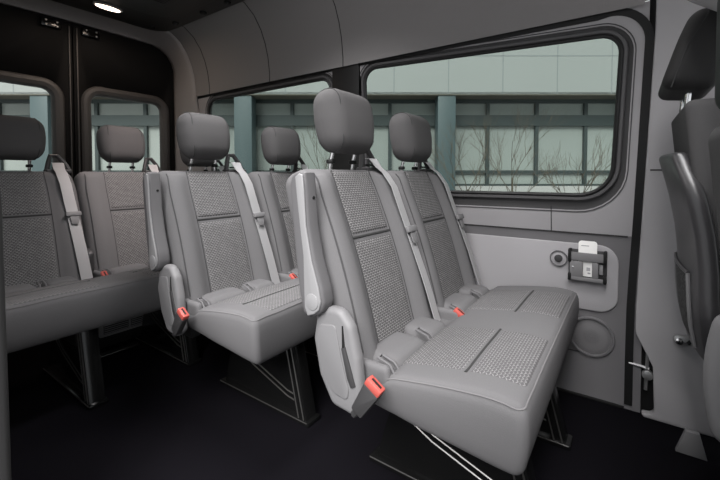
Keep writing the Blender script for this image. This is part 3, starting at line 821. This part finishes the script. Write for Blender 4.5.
link('seat_cushion', soft_mesh('c', .25, .22, .07, .045, (20, 20, 8), lambda a, b_, c: Vector((.26 + a, b_, .46 + c))), M['fabric'], d, 60)
pd = MB(); pd.box(.02, .46, -.20, .20, .0, .39, .02); pd.build('seat_box', M['steel'], d)
pp = MB(); pp.prism([(-.095, .0), (-.015, .0), (-.035, .08), (-.07, .08)], 'y', .19, .215, .004).build('box_gusset', M['plastic'], d)

p, pw = cab_backrest('front_passenger_seat', 'shaded grey front passenger seat cut off by the right edge', (.252, .97, 0), .225, 1.045, .060, base=.50)
link('headrest', soft_mesh('headrest', .05, .14, .14, .045, (16, 22, 20), lambda x, y, z: Vector((-.062 + x, y, 1.185 + z))), M['black'], p, 60)
link('seat_cushion', soft_mesh('c', .25, .23, .075, .045, (20, 20, 8), lambda a, b_, c: Vector((.26 + a, b_, .47 + c))), M['fabric'], p, 60)
link('side_fairing', soft_mesh('f', .09, .03, .15, .028, (16, 8, 22), lambda a, b_, c: Vector((-.015 + a + .02 * (c / .15) ** 2, .20 + b_, .47 + c))), M['plastic'], p, 60)
pb = MB().box(-.02, .46, -.20, .20, .0, .38, .02); pb.build('seat_box', M['steel'], p)
MB().tube([(-.06, .19, .40), (-.02, .19, .28), (.05, .19, .15)], .012, 8).build('side_strut', M['gloss'], p)

# overhead stowage shelf of the cab
cs = thing('overhead_shelf', 'grey rounded overhead shelf end at the top right corner above the seats', 'shelf', (.20, 1.20, 1.345))
MT = Matrix.Rotation(math.radians(36), 4, 'Y')
link('shelf_body', soft_mesh('shelf', .13, .10, .10, .055, (20, 16, 14), lambda a, b_, c: MT @ Vector((a, b_, c + .06))), M['wall'], cs, 60)
MB().tube([MT @ Vector((-.085 + .03 * i, -.1005, .02)) for i in range(7)], .003, 6).build('seam', M['seam'], cs)

# ------------------------------------------------------------------ ceiling things
rc = thing('roof_air_unit', 'dark rounded air unit panel set in the rear ceiling', 'air unit', (-2.2, 1.02, 2.0))
OUTL = rounded_poly([(-.655, -.49, .14), (.75, -.49, .14), (.75, .49, .14), (-.655, .49, .14)], 10)
MB().prism(OUTL, 'z', -.028, .025, .014, 4).build('housing', M['console'], rc)
INL = rounded_poly([(-.34, -.36, .16), (.62, -.36, .1), (.62, .36, .1), (-.34, .36, .16)], 10)
MB().prism(INL, 'z', -.044, -.024, .010, 4).build('center_panel', M['console'], rc)
lv = MB()
for i in range(8): lv.box(-.10 + i * .022, -.092 + i * .022, -.2, .2, -.049, -.043, .001)
lv.build('louver', M['plastic_dark'], rc)
for x, y in ((-.36, .42), (-.56, .36), (-.05, .43), (.2, .43)):
    kb = MB(); kb.cyl((x, y, -.032), 'z', .022, .012, 20, .003); q = kb.build('nozzle', M['black'], rc)
    MB().tube([(x - .014, y, -.039), (x + .014, y, -.039)], .004, 6).build('nozzle_fin', M['plastic_dark'], q)

MB().cyl((.58, .08, -.046), 'z', .03, .010, 24, .003).build('added_spot_lens', M['lens_dim'], rc)  # lens added for the rear spot light
lm = thing('ceiling_lamp', 'lit oval dome lamp in the ceiling above the rear doors', 'lamp', (-2.66, 1.065, 1.974))
def oval(a, b, n=32): return [(a * math.cos(2 * PI * i / n), b * math.sin(2 * PI * i / n)) for i in range(n)]
MB().prism(oval(.045, .085), 'z', -.010, .0, .004, 3).build('bezel', M['liner_frame'], lm)
MB().prism(oval(.030, .070), 'z', -.014, -.004, .004, 3).build('lens', M['lens'], lm)

# ------------------------------------------------------------------ pieces that lie apart become parts of their own
SPLIT = {}
def islands(me):
    if me.name in SPLIT: return SPLIT[me.name]
    bm = bmesh.new(); bm.from_mesh(me); bm.verts.ensure_lookup_table(); seen = set(); comps = []
    for v in bm.verts:
        if v.index in seen: continue
        st = [v]; seen.add(v.index); c = []
        while st:
            a = st.pop(); c.append(a.index)
            for e in a.link_edges:
                q = e.other_vert(a)
                if q.index not in seen: seen.add(q.index); st.append(q)
        comps.append(c)
    def bb(c): return [(min(bm.verts[i].co[k] for i in c) - .0008, max(bm.verts[i].co[k] for i in c) + .0008) for k in range(3)]
    items = [(c, bb(c)) for c in comps]; go = True
    while go:
        go = False
        for i in range(len(items)):
            for k in range(i + 1, len(items)):
                A_, B_ = items[i][1], items[k][1]
                if all(A_[t][0] <= B_[t][1] and B_[t][0] <= A_[t][1] for t in range(3)):
                    c = items[i][0] + items[k][0]; items[i] = (c, [(min(A_[t][0], B_[t][0]), max(A_[t][1], B_[t][1])) for t in range(3)]); items.pop(k); go = True; break
            if go: break
    out = [me]
    if len(items) > 1:
        out = []
        for c, _ in items:
            keep = set(c); b2 = bm.copy(); b2.verts.ensure_lookup_table()
            bmesh.ops.delete(b2, geom=[v for v in b2.verts if v.index not in keep], context='VERTS')
            m2 = me.copy(); b2.to_mesh(m2); b2.free(); out.append(m2)
    bm.free(); SPLIT[me.name] = out
    for m2 in out: SPLIT.setdefault(m2.name, [m2])
    return out
def split_all():
    for o in list(sc.objects):
        if o.type != 'MESH' or o.modifiers or o.get('kind') == 'structure' or o.name.split('.')[0] in ('panel_joint', 'branch', 'window_rail', 'slat', 'louver'): continue
        ms = islands(o.data)
        if len(ms) < 2: continue
        o.data = ms[0]
        for m2 in ms[1:]:
            c = o.copy(); c.data = m2; COL.objects.link(c)

# ------------------------------------------------------------------ outside
GZ = -.62
gp = MB().box(-60, 60, -60, 60, GZ - .1, GZ, 0).build('ground', M['asphalt']); tag(gp, kind='structure')
L = 9.0; PX = L / FOC
fx = lambda px, l=L: (px - 360) / FOC * l
fz = lambda py, l=L: EYE + (175 - py) / FOC * l - GZ
bd = thing('office_building', 'pale office building with glazed ground floor outside the windows', 'building', (-math.sin(TH) * L, math.cos(TH) * L, GZ), TH)
x0, x1 = -22, 16; top = 8.5
zb = fz(95)
pn = MB(); pn.box(x0, x1, 0, .12, zb, top, .0); pn.build('upper_wall', M['facade'], bd)
jn = MB()
xx = fx(501.8) - 54 * PX * 14
while xx < x1:
    if xx > x0: jn.box(xx - .012, xx + .012, -.004, .0, zb, top, 0)
    xx += 54 * PX
for zz in (fz(57), fz(57) + 1.6, fz(57) + 3.2): jn.box(x0, x1, -.004, .0, zz - .012, zz + .012, 0)
jn.build('panel_joint', M['joint'], bd)
D2 = .55; L2 = L + D2
MB().box(x0, x1, 0, D2 + .3, zb - .02, zb + .05, 0).build('soffit', M['soffit'], bd)
z = lambda py: fz(py, L2)
fr = MB()
fr.box(x0, x1, D2 - .05, D2 + .1, z(104), zb, 0)
fr.box(x0, x1, D2 - .08, D2 + .1, z(126.5), z(116), 0); fr.box(x0, x1, D2 - .05, D2 + .1, z(173.5), z(170.5), 0); fr.box(x0, x1, D2 - .05, D2 + .1, z(186), z(184), 0)
fr.build('window_rail', M['frame_ext'], bd)
s_ = MB()
s_.box(x0, x1, D2 - .02, D2 + .08, z(103.5), zb - .03, 0); s_.build('header_panel', M['soffit'], bd)
mx = fx(486.7, L2) - 48.5 * L2 / FOC * 16; k = 0
while mx < x1:
    if mx > x0: MB().box(mx - .04, mx + .04, D2 - .06, D2 + .1, z(186), z(103), 0).build('mullion', M['frame_ext'], bd)
    mx2 = mx + 48.5 * L2 / FOC
    if mx2 > x0 + 1: MB().box(max(x0, mx) + .03, mx2 - .03, D2 + .02, D2 + .04, z(186), z(103), 0).build('pane', M['pane'], bd)
    mx = mx2
MB().box(x0, x1, D2 - .1, D2 + .2, 0, z(186), .0).build('plinth_wall', M['plinth'], bd)
MB().box(x0, x1, D2 + .2, D2 + .4, 0, top, .0).build('rear_wall', M['soffit'], bd)
for k in range(-3, 3):
    a, b = fx(437.8 + 203.5 * k), fx(455.5 + 203.5 * k)
    MB().box(a, b, .02, .40, 0, zb, .01).build('column', M['column'], bd)

def tree(px, dist, h, seed, label, spread=.5):  # trees added in place of branches reflected in the building's panes
    rr = random.Random(seed)
    s = (px - 360) / FOC * dist
    loc = Vector((math.cos(TH) * s - math.sin(TH) * dist, math.sin(TH) * s + math.cos(TH) * dist, GZ))
    t = thing('reflection_tree', label, 'tree', loc)
    tr = MB(); tr.tube([(0, 0, 0), (.01, .01, h * .2), (0, .02, h * .45)], [.03, .026, .02], 8); tr.build('trunk', M['bark'], t)
    br = MB()
    def grow(p, d, l, r, n):
        q = p + d * l; mid = p + d * l * .5 + Vector((rr.uniform(-1, 1), rr.uniform(-1, 1), 0)) * l * .06
        br.tube([p, mid, q], [r * .7, r * .55, r * .42], 5)
        if n == 0: return
        for _ in range(3):
            v = Vector((rr.uniform(-1, 1), rr.uniform(-1, 1), rr.uniform(-.1, .9))) * spread
            grow(p + d * l * rr.uniform(.55, 1), (d + v).normalized(), l * rr.uniform(.6, .8), r * .6, n - 1)
    for k in range(6):
        a = k * 1.1 + rr.random(); grow(Vector((0, .015, h * (.22 + .045 * k))), Vector((math.cos(a) * .6, math.sin(a) * .6, 1)).normalized(), h * .22, .011, 3)
    br.build('branch', M['bark'], t); return t
tree(512, 7.6, 3.3, 3, 'tree standing in for a reflection left of centre in the front side window', .6)
tree(468, 6.4, 2.9, 7, 'small tree standing in for a reflection beside the blue grey column in the front side window', .6)
tree(577, 5.9, 2.5, 9, 'tree standing in for a reflection at the right end of the front side window', .6)
tree(318, 7.4, 3.1, 12, 'tree standing in for a reflection seen past the tall headrest of the nearest bench', .6)

split_all()

# ------------------------------------------------------------------ light
w = bpy.data.worlds.new('overcast_sky'); sc.world = w; w.use_nodes = True; nt = w.node_tree
bg = nt.nodes['Background']; bg.inputs['Color'].default_value = (.93, .97, 1, 1); bg.inputs['Strength'].default_value = .5
sun = bpy.data.lights.new('soft_sun', 'SUN'); sun.energy = 4.2; sun.angle = math.radians(40); sun.color = (1, .985, .985)
so = bpy.data.objects.new('soft_sun', sun); COL.objects.link(so)
so.rotation_euler = Vector((-.22, .68, -.70)).to_track_quat('-Z', 'Y').to_euler()
for lname, llab, lx, ly, sx, sy, en in (('ceiling_lamp', 'added unseen lamp panel in the cab ceiling over the front seats', .10, .80, .34, .56, 6),
                                        ('ceiling_lamp', 'added unseen lamp panel in the ceiling ahead of the dark air unit', -1.22, .98, .26, .60, 6.5)):
    lz = 2.0 if lx > 0 else 2.026  # both panels are out of view, added to brighten seats and wall
    lm2 = thing(lname, llab, 'lamp', (lx, ly, lz))
    MB().prism(rounded_poly([(-sx / 2 - .03, -sy / 2 - .03, .05), (sx / 2 + .03, -sy / 2 - .03, .05), (sx / 2 + .03, sy / 2 + .03, .05), (-sx / 2 - .03, sy / 2 + .03, .05)]), 'z', -.02, .005, .006, 3).build('bezel', M['liner_frame'], lm2)
    MB().prism(rounded_poly([(-sx / 2, -sy / 2, .04), (sx / 2, -sy / 2, .04), (sx / 2, sy / 2, .04), (-sx / 2, sy / 2, .04)]), 'z', -.026, -.015, .003, 2).build('lens', M['lens_dim'], lm2)
    lb = bpy.data.lights.new('added_fill_light', 'AREA'); lb.shape = 'RECTANGLE'; lb.size = sx; lb.size_y = sy; lb.energy = en; lb.color = (1, .985, .99); lb.spread = math.radians(118)
    lbo = bpy.data.objects.new('added_fill_light', lb); COL.objects.link(lbo); lbo.location = (lx, ly, lz - .035)
ls = bpy.data.lights.new('added_rear_spot', 'SPOT'); ls.energy = 52; ls.spot_size = math.radians(40); ls.spot_blend = .9; ls.shadow_soft_size = .03; ls.color = (1, .86, .82)  # spot added to warm and brighten the back row
lso = bpy.data.objects.new('added_rear_spot', ls); COL.objects.link(lso); lso.location = (-1.62, 1.10, 1.94); lso.rotation_euler = (Vector((-2.27, 1.03, .88)) - lso.location).to_track_quat('-Z', 'Y').to_euler()
la = bpy.data.lights.new('dome_lamp_light', 'AREA'); la.shape = 'ELLIPSE'; la.size = .05; la.size_y = .12; la.energy = 1.4; la.color = (1, .8, .65)
lo = bpy.data.objects.new('dome_lamp_light', la); COL.objects.link(lo); lo.location = (-2.66, 1.065, 1.955)

# ------------------------------------------------------------------ camera
cam = bpy.data.cameras.new('camera'); co = bpy.data.objects.new('camera', cam); COL.objects.link(co); sc.camera = co
cam.sensor_fit = 'HORIZONTAL'; cam.sensor_width = 36; cam.lens = FOC / 720 * 36; cam.shift_y = -(240 - CYP) / 720; cam.clip_start = .01
co.location = (0, 0, EYE)
co.rotation_euler = Euler((PI / 2 - PH, 0, TH))
sc.view_settings.view_transform = 'Standard'; sc.view_settings.look = 'None'; sc.view_settings.gamma = 1; sc.view_settings.use_curve_mapping = False
sc.view_settings.exposure = .78
